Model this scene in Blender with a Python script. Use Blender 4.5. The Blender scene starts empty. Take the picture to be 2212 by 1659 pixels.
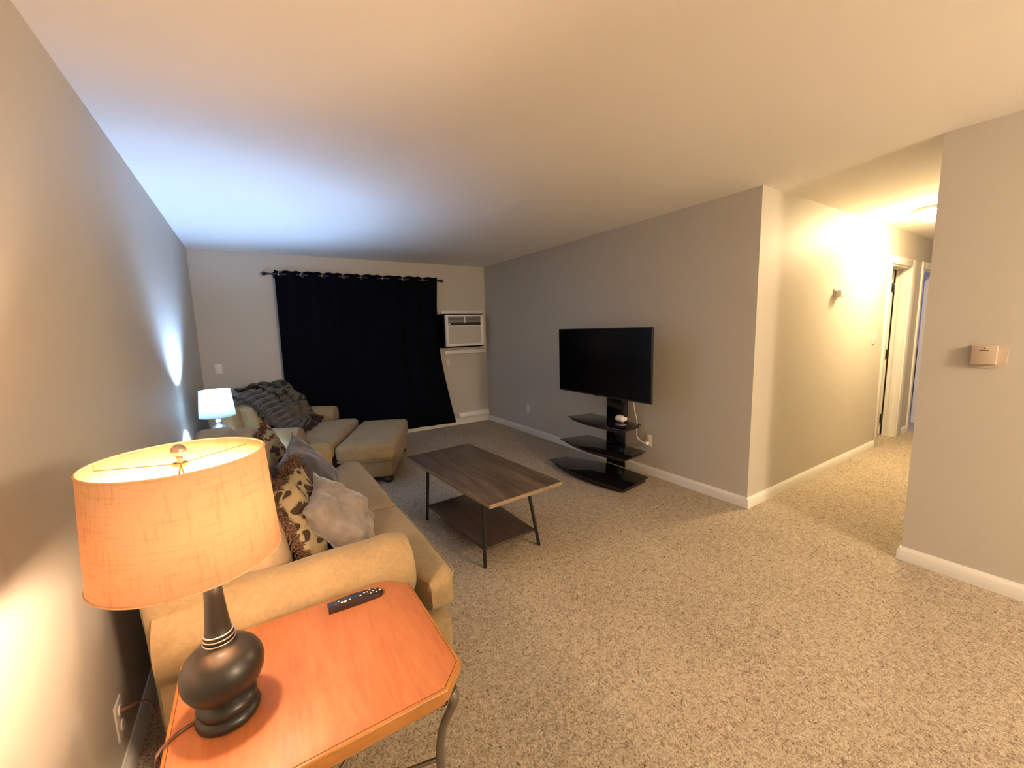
import bpy, bmesh, math, random
import numpy as np
from mathutils import Vector, Matrix, noise
random.seed(4)
C = bpy.context.scene.collection
PI = math.pi

# ------------------------------------------------------------------ camera
F_PX, YAW, PITCH, ROLL, CAM_H = 881.27, 0.5672, 0.1332, 0.0284, 1.464
cy, sy, cp, sp = math.cos(YAW), math.sin(YAW), math.cos(PITCH), math.sin(PITCH)
fw = Vector((sy*cp, cy*cp, -sp)); rt = Vector((cy, -sy, 0)); dn = fw.cross(rt)
cr, sr = math.cos(ROLL), math.sin(ROLL)
r2 = rt*cr + dn*sr; d2 = -rt*sr + dn*cr
cam_d = bpy.data.cameras.new('camera'); cam = bpy.data.objects.new('camera', cam_d); C.objects.link(cam)
m = Matrix((r2, -d2, -fw)).transposed().to_4x4(); m.translation = Vector((0, 0, CAM_H)); cam.matrix_world = m
cam_d.sensor_width = 36; cam_d.lens = F_PX/2212*36; cam_d.clip_start = 0.02; cam_d.clip_end = 100
bpy.context.scene.camera = cam

# ------------------------------------------------------------------ world and exposure
sc = bpy.context.scene
w = bpy.data.worlds.new('dusk'); sc.world = w; w.use_nodes = True
w.node_tree.nodes['Background'].inputs[0].default_value = (0.30, 0.45, 1.0, 1)
w.node_tree.nodes['Background'].inputs[1].default_value = 0.6
sc.view_settings.view_transform = 'Standard'; sc.view_settings.look = 'None'
sc.view_settings.gamma = 1; sc.view_settings.use_curve_mapping = False
sc.view_settings.exposure = 0.5
WARM = (1.0, 0.70, 0.45); COOL = (0.36, 0.58, 1.0); HALL = (1.0, 0.74, 0.40); FILL = (1.0, 0.77, 0.53)
P_WARM, P_COOL, P_HALL, P_FILL, P_BED = 500, 3900, 275, 122, 20

# ------------------------------------------------------------------ materials
def mat(name, col, rough=0.6, metal=0.0, spec=0.5, **k):
    m = bpy.data.materials.new(name); m.use_nodes = True
    b = m.node_tree.nodes['Principled BSDF']
    b.inputs['Base Color'].default_value = (*col, 1); b.inputs['Roughness'].default_value = rough
    b.inputs['Metallic'].default_value = metal; b.inputs['Specular IOR Level'].default_value = spec
    for kk, v in k.items(): b.inputs[kk].default_value = v
    return m
def nodes(m): return m.node_tree.nodes, m.node_tree.links, m.node_tree.nodes['Principled BSDF']
def coords(m, scale=(1, 1, 1), rot=(0, 0, 0)):
    n, l, b = nodes(m); tc = n.new('ShaderNodeTexCoord'); mp = n.new('ShaderNodeMapping')
    mp.inputs['Scale'].default_value = scale; mp.inputs['Rotation'].default_value = rot
    l.new(tc.outputs['Object'], mp.inputs[0]); return mp.outputs[0]
def ntex(m, v, scale, detail=3, rough=.5, dist=0):
    n, l, b = nodes(m); t = n.new('ShaderNodeTexNoise'); t.inputs['Scale'].default_value = scale
    t.inputs['Detail'].default_value = detail; t.inputs['Roughness'].default_value = rough; t.inputs['Distortion'].default_value = dist
    l.new(v, t.inputs['Vector']); return t.outputs['Fac']
def ramp(m, fac, stops):
    n, l, b = nodes(m); r = n.new('ShaderNodeValToRGB'); e = r.color_ramp.elements
    while len(e) < len(stops): e.new(.5)
    for i, (p, c) in enumerate(stops): e[i].position = p; e[i].color = (*c, 1)
    l.new(fac, r.inputs[0]); return r.outputs[0]
def setcol(m, o): n, l, b = nodes(m); l.new(o, b.inputs['Base Color'])
def bump(m, fac, strength=.3, dist=.005):
    n, l, b = nodes(m); bp = n.new('ShaderNodeBump'); bp.inputs['Strength'].default_value = strength; bp.inputs['Distance'].default_value = dist
    l.new(fac, bp.inputs['Height'])
    if b.inputs['Normal'].is_linked: l.new(b.inputs['Normal'].links[0].from_socket, bp.inputs['Normal'])
    l.new(bp.outputs[0], b.inputs['Normal'])
def sc3(c, k): return tuple(x*k for x in c)
def fabric(name, col, scale=90, var=.18, bs=.35, bd=.004, rough=.9, sheen=.0):
    m = mat(name, col, rough, spec=.2); v = coords(m)
    f = ntex(m, v, scale, 4, .6); g = ntex(m, v, 7, 3, .6)
    n, l, b = nodes(m); mx = n.new('ShaderNodeMath'); mx.operation = 'MULTIPLY_ADD'; l.new(f, mx.inputs[0]); mx.inputs[1].default_value = .5
    mm = n.new('ShaderNodeMath'); mm.operation = 'MULTIPLY'; l.new(g, mm.inputs[0]); mm.inputs[1].default_value = .5
    l.new(mm.outputs[0], mx.inputs[2])
    setcol(m, ramp(m, mx.outputs[0], [(.36, sc3(col, 1-var)), (.64, sc3(col, 1+var))]))
    bump(m, f, bs, bd); b.inputs['Sheen Weight'].default_value = sheen; return m
M = {}
def wallmat(name, col):
    m = mat(name, col, .55, spec=.35); v = coords(m); bump(m, ntex(m, v, 160, 2), .12, .002); bump(m, ntex(m, v, 3, 2), .05, .01); return m
M['wall'] = wallmat('wall_paint', (.50, .468, .41))
M['ceil'] = mat('ceiling_paint', (.87, .845, .80), .9, spec=.2); bump(M['ceil'], ntex(M['ceil'], coords(M['ceil']), 90, 4), .15, .003)
M['trim'] = mat('trim_paint', (.72, .70, .66), .35)
M['white'] = mat('white_plastic', (.75, .73, .69), .35)
M['ivory'] = mat('ivory_plastic', (.66, .61, .53), .4)
M['black'] = mat('black_metal', (.012, .012, .013), .4)
M['blackpl'] = mat('black_plastic', (.015, .013, .013), .35)
def carpet():
    m = mat('carpet', (.42, .36, .30), .95, spec=.1); n, l, b = nodes(m)
    v = coords(m); mp = n.new('ShaderNodeMapping'); mp.inputs['Scale'].default_value = (1, 1, 1)
    d = n.new('ShaderNodeTexNoise'); d.inputs['Scale'].default_value = 28; d.inputs['Detail'].default_value = 2; l.new(v, d.inputs['Vector'])
    mix = n.new('ShaderNodeMixRGB'); mix.inputs[0].default_value = .035; l.new(v, mix.inputs[1]); l.new(d.outputs['Color'], mix.inputs[2])
    vo = n.new('ShaderNodeTexVoronoi'); vo.inputs['Scale'].default_value = 120; vo.inputs['Randomness'].default_value = 1; l.new(mix.outputs[0], vo.inputs['Vector'])
    f = ntex(m, mix.outputs[0], 135, 4, .65, 1.4); g = ntex(m, v, 1.6, 3, .6); h = ntex(m, v, 30, 3, .6)
    a = n.new('ShaderNodeMath'); a.operation = 'SUBTRACT'; l.new(f, a.inputs[0])
    vm = n.new('ShaderNodeMath'); vm.operation = 'MULTIPLY'; l.new(vo.outputs['Distance'], vm.inputs[0]); vm.inputs[1].default_value = .22; l.new(vm.outputs[0], a.inputs[1])
    hm = n.new('ShaderNodeMath'); hm.operation = 'MULTIPLY_ADD'; l.new(h, hm.inputs[0]); hm.inputs[1].default_value = .25; l.new(a.outputs[0], hm.inputs[2])
    gm = n.new('ShaderNodeMath'); gm.operation = 'MULTIPLY_ADD'; l.new(g, gm.inputs[0]); gm.inputs[1].default_value = .12; l.new(hm.outputs[0], gm.inputs[2])
    setcol(m, ramp(m, gm.outputs[0], [(.35, (.085, .062, .038)), (.44, (.26, .205, .145)), (.56, (.42, .345, .255)), (.69, (.60, .51, .395))]))  # dark stops paint the shade between tufts into the colour
    bump(m, hm.outputs[0], .7, .010); return m
M['carpet'] = carpet()
KH = (.275, .195, .100)
M['sofa'] = fabric('khaki_chenille', KH, 70, .16, .4, .004, sheen=.15)
M['suede'] = fabric('tan_suede', (.36, .25, .15), 25, .14, .2, .004)
M['blue'] = fabric('slate_velvet', (.052, .05, .062), 45, .15, .2, .003, sheen=.4)
M['taupe'] = fabric('taupe_velvet', (.20, .168, .148), 22, .25, .25, .006, sheen=.4)
def tapestry(name, base, dark):
    m = mat(name, base, .9, spec=.2); n, l, b = nodes(m); v = coords(m)
    d = n.new('ShaderNodeTexNoise'); d.inputs['Scale'].default_value = 9; l.new(v, d.inputs['Vector'])
    mix = n.new('ShaderNodeMixRGB'); mix.inputs[0].default_value = .12; l.new(v, mix.inputs[1]); l.new(d.outputs['Color'], mix.inputs[2])
    mp = n.new('ShaderNodeMapping'); mp.inputs['Scale'].default_value = (15, 15, 26); mp.inputs['Rotation'].default_value = (.5, .4, .6); l.new(mix.outputs[0], mp.inputs[0])
    vo = n.new('ShaderNodeTexVoronoi'); vo.inputs['Scale'].default_value = 1; l.new(mp.outputs[0], vo.inputs['Vector'])
    f = ntex(m, v, 5, 3, .6)
    a = n.new('ShaderNodeMath'); a.operation = 'MULTIPLY_ADD'; l.new(f, a.inputs[0]); a.inputs[1].default_value = .9; l.new(vo.outputs['Distance'], a.inputs[2])
    setcol(m, ramp(m, a.outputs[0], [(.79, dark), (.83, sc3(base, .7)), (.88, base), (1.0, sc3(base, 1.15))]))
    bump(m, ntex(m, v, 220, 2), .3, .002); return m
M['tap'] = tapestry('tapestry_floral', (.27, .21, .12), (.045, .026, .018))
M['tap2'] = tapestry('tapestry_throw', (.085, .075, .052), (.025, .018, .015))
M['fringe'] = fabric('brown_fringe', (.12, .065, .040), 60, .6, .4, .004)
M['fringe2'] = fabric('wine_fringe', (.06, .03, .028), 60, .4, .4, .004)
M['fur'] = fabric('charcoal_fur', (.032, .025, .021), 60, .35, .4, .004, sheen=.3)
M['curtain'] = fabric('navy_curtain', (.0026, .0026, .0055), 200, .2, .2, .001, rough=.95); M['curtain'].node_tree.nodes['Principled BSDF'].inputs['Specular IOR Level'].default_value = .06
def wood(name, c1, c2, c3, axis=0, s=1.0, rough=.4, st=(1, 12, 12)):
    m = mat(name, c2, rough); v = coords(m, tuple(x*s for x in st)); f = ntex(m, v, 1.6, 6, .62, .6)
    v2 = coords(m, tuple(x*s*4 for x in st)); g = ntex(m, v2, 3, 4, .6, .4)
    n, l, b = nodes(m); a = n.new('ShaderNodeMath'); a.operation = 'MULTIPLY_ADD'; l.new(g, a.inputs[0]); a.inputs[1].default_value = .35
    mm = n.new('ShaderNodeMath'); mm.operation = 'MULTIPLY'; l.new(f, mm.inputs[0]); mm.inputs[1].default_value = .65; l.new(mm.outputs[0], a.inputs[2])
    setcol(m, ramp(m, a.outputs[0], [(.34, c1), (.5, c2), (.66, c3)])); return m
M['cherry'] = wood('cherry_veneer', (.30, .095, .034), (.37, .13, .047), (.43, .165, .062), s=1.0, rough=.5, st=(9, 1.2, 9))
M['cherryedge'] = wood('cherry_edge', (.26, .10, .02), (.33, .135, .03), (.40, .17, .045), rough=.35, st=(3, 3, 9))
M['groove'] = mat('dark_groove', (.09, .02, .01), .5)
M['walnut'] = wood('walnut_laminate', (.032, .020, .013), (.082, .056, .036), (.17, .120, .078), s=1, rough=.45, st=(14, 1.0, 14))
M['walnutedge'] = wood('walnut_edge', (.14, .095, .055), (.23, .165, .10), (.30, .22, .14), rough=.5, st=(5, 1, 5))
M['bronze'] = mat('lamp_bronze', (.020, .019, .017), .34, .25)
M['silverring'] = mat('silver_band', (.55, .5, .47), .3, .9)
M['pewter'] = mat('pewter', (.23, .20, .17), .35, .8)
M['chrome'] = mat('chrome', (.6, .6, .65), .12, 1)
M['nickel'] = mat('nickel_ball', (.55, .45, .38), .3, .8)
M['glassblk'] = mat('black_glass', (.006, .006, .006), .06, spec=.6)
M['screen'] = mat('screen', (.002, .002, .0025), .22, spec=.25)
M['redwood'] = mat('red_brown_lacquer', (.035, .009, .007), .3)
M['darkfoot'] = mat('dark_foot', (.03, .015, .01), .4)
M['brass'] = mat('brass_wire', (.4, .28, .12), .4, .7)
M['cord'] = mat('brown_cord', (.12, .05, .03), .45)
M['acgrille'] = mat('ac_grille', (.50, .48, .43), .5)
M['dgrey'] = mat('louvre_grey', (.12, .11, .11), .5)
def emit(name, col, s):
    m = bpy.data.materials.new(name); m.use_nodes = True; n = m.node_tree.nodes; n.remove(n['Principled BSDF'])
    e = n.new('ShaderNodeEmission'); e.inputs[0].default_value = (*col, 1); e.inputs[1].default_value = s
    m.node_tree.links.new(e.outputs[0], n['Material Output'].inputs[0]); return m
def shade(name, col, trans, tscale=1.0):
    m = bpy.data.materials.new(name); m.use_nodes = True; n = m.node_tree.nodes; l = m.node_tree.links; n.remove(n['Principled BSDF'])
    d = n.new('ShaderNodeBsdfDiffuse'); t = n.new('ShaderNodeBsdfTranslucent'); mx = n.new('ShaderNodeMixShader'); mx.inputs[0].default_value = trans
    tc = n.new('ShaderNodeTexCoord'); outs = []
    for s in ((1, 1, 14), (9, 9, .9)):   # slubs along and across the weave
        mp = n.new('ShaderNodeMapping'); mp.inputs['Scale'].default_value = tuple(x*tscale for x in s); l.new(tc.outputs['Object'], mp.inputs[0])
        q = n.new('ShaderNodeTexNoise'); q.inputs['Scale'].default_value = 14; q.inputs['Detail'].default_value = 3; q.inputs['Roughness'].default_value = .6; l.new(mp.outputs[0], q.inputs['Vector'])
        r = n.new('ShaderNodeValToRGB'); r.color_ramp.elements[0].position = .34; r.color_ramp.elements[0].color = (.90, .85, .81, 1); r.color_ramp.elements[1].position = .46; r.color_ramp.elements[1].color = (1, 1, 1, 1)
        l.new(q.outputs['Fac'], r.inputs[0]); outs.append(r.outputs[0])
    mu = n.new('ShaderNodeMixRGB'); mu.blend_type = 'MULTIPLY'; mu.inputs[0].default_value = 1; l.new(outs[0], mu.inputs[1]); l.new(outs[1], mu.inputs[2])
    m2 = n.new('ShaderNodeMixRGB'); m2.blend_type = 'MULTIPLY'; m2.inputs[0].default_value = 1; m2.inputs[2].default_value = (*col, 1); l.new(mu.outputs[0], m2.inputs[1])
    l.new(m2.outputs[0], d.inputs[0]); l.new(m2.outputs[0], t.inputs[0]); l.new(d.outputs[0], mx.inputs[1]); l.new(t.outputs[0], mx.inputs[2])
    l.new(mx.outputs[0], n['Material Output'].inputs[0]); return m
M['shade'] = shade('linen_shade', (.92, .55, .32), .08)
M['shade2'] = shade('white_linen_shade', (.80, .90, .90), .42, 1.6)
M['domeglass'] = emit('lit_dome_glass', HALL, P_HALL)

# ------------------------------------------------------------------ mesh helpers
def link(name, me, material, parent=None, world=False, smooth=None):
    o = bpy.data.objects.new(name, me); C.objects.link(o)
    if material is not None: me.materials.append(material)
    if parent is not None:
        o.parent = parent
        if world: me.transform((Matrix.Translation(parent.location) @ parent.rotation_euler.to_matrix().to_4x4()).inverted())
    if smooth is not None:
        for p in me.polygons: p.use_smooth = True
        if smooth < 180: me.set_sharp_from_angle(angle=math.radians(smooth))
    return o
def obj(name, bm, material, parent=None, world=False, smooth=35):
    bmesh.ops.recalc_face_normals(bm, faces=bm.faces)
    me = bpy.data.meshes.new(name); bm.to_mesh(me); bm.free(); return link(name, me, material, parent, world, smooth)
def thing(name, label, cat, loc=(0, 0, 0), rz=0, group=None):
    o = bpy.data.objects.new(name, None); C.objects.link(o); o.location = loc; o.rotation_euler = (0, 0, rz)
    o.empty_display_size = .05; o['label'] = label; o['category'] = cat
    if group: o['group'] = group
    return o
def tag(o, label, cat, group=None):
    o['label'] = label; o['category'] = cat
    if group: o['group'] = group
    return o
def box(bm, x0, x1, y0, y1, z0, z1, bev=0, seg=2):
    r = bmesh.ops.create_cube(bm, size=1); vs = r['verts']
    for v in vs:
        v.co = Vector((x0+(v.co.x+.5)*(x1-x0), y0+(v.co.y+.5)*(y1-y0), z0+(v.co.z+.5)*(z1-z0)))
    if bev > 0:
        es = list({e for v in vs for e in v.link_edges})
        bmesh.ops.bevel(bm, geom=es, offset=bev, segments=seg, profile=.5, affect='EDGES')
    return bm
def bx(*a, **k): return box(bmesh.new(), *a, **k)
def struct(name, bm, m, parent=None, smooth=35):
    o = obj(name, bm, m, parent, smooth=smooth)
    if parent is None: o['kind'] = 'structure'
    return o
def lathe(bm, prof, n=48, cx=0, cy_=0, cz=0, cap=True):
    rings = []
    for r, z in prof:
        rings.append([bm.verts.new((cx+r*math.cos(2*PI*i/n), cy_+r*math.sin(2*PI*i/n), cz+z)) for i in range(n)])
    for a, b in zip(rings, rings[1:]):
        for i in range(n): bm.faces.new((a[i], a[(i+1) % n], b[(i+1) % n], b[i]))
    if cap:
        if prof[0][0] > 1e-5: bm.faces.new(rings[0][::-1])
        if prof[-1][0] > 1e-5: bm.faces.new(rings[-1])
    bmesh.ops.remove_doubles(bm, verts=bm.verts, dist=1e-6)
    return bm
def catmull(pts, k=8):
    P = [Vector(p) for p in pts]; P = [P[0]*2-P[1]]+P+[P[-1]*2-P[-2]]; out = []
    for i in range(1, len(P)-2):
        for j in range(k):
            t = j/k; a, b, c, d = P[i-1:i+3]
            out.append(.5*((2*b)+(c-a)*t+(2*a-5*b+4*c-d)*t*t+(3*b-a-3*c+d)*t**3))
    out.append(P[-2]); return out
def tube(bm, pts, r, n=10, flat=1.0):
    pts = [Vector(p) for p in pts]; rr = r if callable(r) else (lambda t: r); rings = []
    up = Vector((0, 0, 1)); d0 = (pts[1]-pts[0]).normalized()
    if abs(d0.dot(up)) > .95: up = Vector((0, 1, 0))
    s = d0.cross(up).normalized()
    for i, p in enumerate(pts):
        d = (pts[min(i+1, len(pts)-1)]-pts[max(i-1, 0)]).normalized()
        s = (s-d*s.dot(d)).normalized(); u = s.cross(d); q = rr(i/(len(pts)-1))
        rings.append([bm.verts.new(p+s*(q*math.cos(2*PI*k/n))+u*(q*flat*math.sin(2*PI*k/n))) for k in range(n)])
    for a, b in zip(rings, rings[1:]):
        for k in range(n): bm.faces.new((a[k], a[(k+1) % n], b[(k+1) % n], b[k]))
    bm.faces.new(rings[0][::-1]); bm.faces.new(rings[-1]); return bm
def prism(bm, pts, z0, z1, bev=0, axis='z', seg=2):
    def P(a, b, c): return {'z': (a, b, c), 'y': (a, c, b), 'x': (c, a, b)}[axis]
    lo = [bm.verts.new(P(a, b, z0)) for a, b in pts]; hi = [bm.verts.new(P(a, b, z1)) for a, b in pts]; n = len(pts)
    f1 = bm.faces.new(lo[::-1]); f2 = bm.faces.new(hi)
    for i in range(n): bm.faces.new((lo[i], lo[(i+1) % n], hi[(i+1) % n], hi[i]))
    if bev > 0:
        es = list(set(f1.edges) | set(f2.edges)); bmesh.ops.recalc_face_normals(bm, faces=bm.faces)
        bmesh.ops.bevel(bm, geom=es, offset=bev, segments=seg, profile=.5, affect='EDGES')
    return bm
def nz(p, s=1.0, off=0): return noise.noise(Vector((p[0]*s+off, p[1]*s+off*.7, p[2]*s-off)))
def soft(x0, x1, y0, y1, z0, z1, r=.05, n=14, crown=.0, puff=.0, wr=.004, seed=0, warp=None):
    """soft rounded box: upholstery; crown lifts the top, puff bulges the sides"""
    bm = bmesh.new(); bmesh.ops.create_cube(bm, size=2)
    bmesh.ops.subdivide_edges(bm, edges=bm.edges, cuts=n, use_grid_fill=True)
    hx, hy, hz = (x1-x0)/2, (y1-y0)/2, (z1-z0)/2; c = Vector(((x0+x1)/2, (y0+y1)/2, (z0+z1)/2)); r = min(r, hx, hy, hz)
    for v in bm.verts:
        # even out towards the edges
        u = Vector([math.copysign(abs(a)**.8, a) for a in v.co]); p = Vector((u.x*hx, u.y*hy, u.z*hz))
        q = Vector((max(-hx+r, min(hx-r, p.x)), max(-hy+r, min(hy-r, p.y)), max(-hz+r, min(hz-r, p.z))))
        d = p-q
        if d.length > 1e-9: p = q+d.normalized()*r
        ux, uy, uz = p.x/hx, p.y/hy, p.z/hz
        fx, fy, fz = 1-ux*ux, 1-uy*uy, 1-uz*uz
        p.z += math.copysign(1, uz)*crown*max(0, fx)*max(0, fy)*min(1, abs(uz)*1.5)*(1 if uz > 0 else .3)
        p.x += math.copysign(1, ux)*puff*max(0, fz)*max(0, fy)*abs(ux)**2; p.y += math.copysign(1, uy)*puff*max(0, fz)*max(0, fx)*abs(uy)**2
        nn = wr*(nz(p, 7, seed)+.6*nz(p, 15, seed+3)); p += p.normalized()*nn
        v.co = c+p
        if warp: v.co = Vector(warp(v.co))
    return bm
def pillow(sz, t, n=22, pinch=.12, seed=0, wr=.012, sag=0.0):
    """two-sided throw pillow in the local XZ plane, thickness along Y"""
    bm = bmesh.new(); S = []
    for side in (1, -1):
        g = []
        for i in range(n+1):
            row = []
            for j in range(n+1):
                u, v = 2*i/n-1, 2*j/n-1
                pu = u*(1-pinch*(1-v*v)*abs(u)**2)
                pv = v*(1-pinch*(1-u*u)*abs(v)**2)
                h = (max(0, 1-abs(u)**2.4)**.6)*(max(0, 1-abs(v)**2.4)**.6)
                p = Vector((pu*sz/2, 0, pv*sz/2))
                cr_ = wr*(nz((u*1.2, v*1.2, side), 1.6, seed)*2+nz((u, v, side), 4, seed+2))*h**.3
                y = side*(t/2*h)+cr_*(1 if h > 0 else 0); p.y = y+(sag*(v*v) if sag else 0)
                p.x += .5*wr*nz((u, v, 0), 2, seed+5); p.z += .5*wr*nz((u, v, 3), 2, seed+7)
                row.append(bm.verts.new(p))
            g.append(row)
        for i in range(n):
            for j in range(n):
                f = (g[i][j], g[i+1][j], g[i+1][j+1], g[i][j+1]); bm.faces.new(f if side < 0 else f[::-1])
    bmesh.ops.remove_doubles(bm, verts=bm.verts, dist=.0008); return bm
def ring_path(pts, r, n=8):
    """closed piping tube"""
    bm = bmesh.new(); pts = [Vector(p) for p in pts]; N = len(pts); rings = []
    for i, p in enumerate(pts):
        d = (pts[(i+1) % N]-pts[i-1]).normalized(); u = Vector((0, 0, 1)) if abs(d.z) < .9 else Vector((1, 0, 0))
        s = d.cross(u).normalized(); u = s.cross(d)
        rings.append([bm.verts.new(p+s*r*math.cos(2*PI*k/n)+u*r*math.sin(2*PI*k/n)) for k in range(n)])
    for i in range(N):
        a, b = rings[i], rings[(i+1) % N]
        for k in range(n): bm.faces.new((a[k], a[(k+1) % n], b[(k+1) % n], b[k]))
    return bm
def rrect(x0, x1, y0, y1, z, r, k=6):
    out = []
    for cx, cy_, a0 in ((x1-r, y1-r, 0), (x0+r, y1-r, 90), (x0+r, y0+r, 180), (x1-r, y0+r, 270)):
        for i in range(k+1):
            a = math.radians(a0+90*i/k); out.append((cx+r*math.cos(a), cy_+r*math.sin(a), z))
    return out

# ------------------------------------------------------------------ room shell
XL, YB, XT, YC, XR, YE, H = -.4816, 5.78, 3.2154, 1.615, 3.237, .7035, 2.44
T = .12
XE, YN = 8.2, -3.2      # hall end, wall behind the camera
struct('floor', bx(-.7, 12.2, YN-.2, 6.1, -.15, 0), M['carpet'])
struct('ceiling', bx(-.7, 12.2, YN-.2, 6.1, H, H+.12), M['ceil'])
struct('wall_left', bx(XL-T, XL, YN-T, YB+T, 0, H), M['wall'])
# back wall with the patio door opening and the sleeve opening of the air conditioner
OX0, OX1, OZ1 = .42, 2.33, 2.10
AX0, AX1, AZ0, AZ1 = 2.385, 3.10, 1.215, 1.715
b = bmesh.new()
box(b, XL-T, OX0, YB, YB+T, 0, H); box(b, OX0, OX1, YB, YB+T, OZ1, H); box(b, OX1, AX0, YB, YB+T, 0, H)
box(b, AX0, AX1, YB, YB+T, AZ1, H); box(b, AX0, AX1, YB, YB+T, 0, AZ0); box(b, AX1, XT+T, YB, YB+T, 0, H)
struct('wall_back', b, M['wall'])
struct('wall_television', bx(XT, XT+T, YC+.0005, YB, 0, H), M['wall'])
D1a, D1b, D2a, D2b, DH = 5.99, 6.66, 7.13, 7.81, 2.06
b = bmesh.new()
box(b, XT+.001, D1a, YC, YC+T, 0, H); box(b, D1a, D1b, YC, YC+T, DH, H); box(b, D1b, D2a, YC, YC+T, 0, H)
box(b, D2a, D2b, YC, YC+T, DH, H); box(b, D2b, XE+T, YC, YC+T, 0, H)
struct('wall_hall', b, M['wall'])
struct('wall_right', bx(XR, XR+T, YN, YE, 0, H), M['wall'])
struct('wall_hall_near', bx(XR+T, XE+T, YE-T, YE, 0, H), M['wall'])
struct('wall_hall_end', bx(XE, XE+T, YE, YC, 0, H), M['wall'])
struct('wall_near', bx(XL, XR+T, YN-T, YN, 0, H), M['wall'])
# rooms behind the two hall doors
struct('wall_closet_left', bx(5.60, 5.68, YC+T, 2.9, 0, H), M['trim'])
struct('wall_closet_back', bx(5.60, 6.86, 2.9, 2.98, 0, H), M['trim'])
struct('wall_closet_right', bx(6.80, 6.92, YC+T, 2.9, 0, H), M['wall'])
struct('wall_bedroom_end', bx(11.6, 11.72, YC+T, 5.6, 0, H), M['wall'])
struct('wall_bedroom_near', bx(XE+T, 11.72, YC, YC+T, 0, H), M['wall'])
b = bmesh.new(); WX0, WX1 = 8.7, 10.3
box(b, 6.92, WX0, 5.6, 5.7, 0, H); box(b, WX1, 11.72, 5.6, 5.7, 0, H); box(b, WX0, WX1, 5.6, 5.7, 0, .8); box(b, WX0, WX1, 5.6, 5.7, 2.0, H)
struct('wall_bedroom_far', b, M['wall'])
struct('wall_bedroom_left', bx(6.86, 6.92, 2.9, 5.7, 0, H), M['wall'])

def baseboard(name, p0, p1, nrm, h=.085, t=.016):
    """profiled board along p0-p1, standing out along nrm"""
    b = bmesh.new(); d = Vector((p1[0]-p0[0], p1[1]-p0[1], 0)); n_ = Vector((nrm[0], nrm[1], 0))
    prof = [(0, 0), (t, 0), (t, h*.72), (t*.72, h*.84), (t*.45, h*.92), (t*.35, h), (0, h)]
    A = [b.verts.new(Vector((p0[0], p0[1], 0))+n_*a+Vector((0, 0, z))) for a, z in prof]
    B = [b.verts.new(v.co+d) for v in A]
    for i in range(len(A)): j = (i+1) % len(A); b.faces.new((A[i], A[j], B[j], B[i]))
    b.faces.new(A[::-1]); b.faces.new(B)
    return struct(name, b, M['trim'])
baseboard('baseboard_left', (XL, YN), (XL, YB), (1, 0))
baseboard('baseboard_back', (XL+.02, YB), (XT, YB), (0, -1), h=.10)
baseboard('baseboard_television', (XT, YC), (XT, YB-.02), (-1, 0))
baseboard('baseboard_hall', (XT-.016, YC), (D1a-.075, YC), (0, -1))
baseboard('baseboard_right', (XR, YN), (XR, YE), (-1, 0))
baseboard('baseboard_hall_near', (XR-.016, YE), (XE, YE), (0, 1))
baseboard('baseboard_between_doors', (D1b+.16, YC), (D2a-.075, YC), (0, -1))
# hall door casings
def casing(name, a, b_, wl, wr):
    bm = bmesh.new()
    box(bm, a-wl, a, YC-.018, YC, 0, DH+.085, .004); box(bm, b_, b_+wr, YC-.018, YC, 0, DH+.085, .004); box(bm, a, b_, YC-.018, YC, DH, DH+.085, .004)
    box(bm, a, a+.018, YC-.002, YC+T+.002, 0, DH); box(bm, b_-.018, b_, YC-.002, YC+T+.002, 0, DH); box(bm, a+.018, b_-.018, YC-.002, YC+T+.002, DH-.018, DH)
    box(bm, a+.018, a+.028, YC+.045, YC+.078, 0, DH-.018); box(bm, b_-.028, b_-.018, YC+.045, YC+.078, 0, DH-.018)
    return struct(name, bm, M['trim'])
casing('trim_1', D1a, D1b, .07, .15)
c2 = casing('trim_2', D2a, D2b, .07, .07)
# door 1: leaf swung inwards on black hinges
leaf = bx(-.655, -.005, -.0175, .0175, .012, DH-.025, .002)
d1 = obj('door_1', leaf, M['white']); d1['kind'] = 'structure'; d1.location = (D1b-.030, YC+T+.012, 0); d1.rotation_euler = (0, 0, math.radians(-88.5))
for z in (.22, 1.03, 1.84):
    b = bmesh.new(); box(b, -.004, .014, -.045, .004, z-.05, z+.05, .002); lathe(b, [(.009, -.055), (.009, .055)], 12, 0, -.020, z)
    o = obj('hinge', b, M['black'], d1); 
b = bmesh.new(); lathe(b, [(.0, -.06), (.02, -.06), (.027, -.045), (.02, -.03), (.011, -.02), (.028, -.0176), (.028, .0176), (.011, .02), (.02, .03), (.027, .045), (.02, .06), (0, .06)], 20)
b.transform(Matrix.Translation((-.60, 0, .95)) @ Matrix.Rotation(PI/2, 4, 'X')); obj('door_knob', b, M['black'], d1)
# strike plate on the second door frame
obj('strike_plate', bx(D2b-.024, D2b-.017, YC-.006, YC+.05, .925, .99, .001), M['black'], c2)
# added, unseen window whose glowing pane lights the bedroom blue 
b = bmesh.new()
for a in ((WX0, WX0+.05, .8, 2.0), (WX1-.05, WX1, .8, 2.0), (WX0, WX1, .8, .85), (WX0, WX1, 1.95, 2.0), (WX0, WX1, 1.38, 1.42)): box(b, a[0], a[1], 5.62, 5.67, a[2], a[3])
w2 = struct('added_window', b, M['trim']); obj('pane', bx(WX0+.05, WX1-.05, 5.68, 5.684, .85, 1.95), emit('added_dusk_glow', (.10, .25, 1.0), P_BED), w2)

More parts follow.
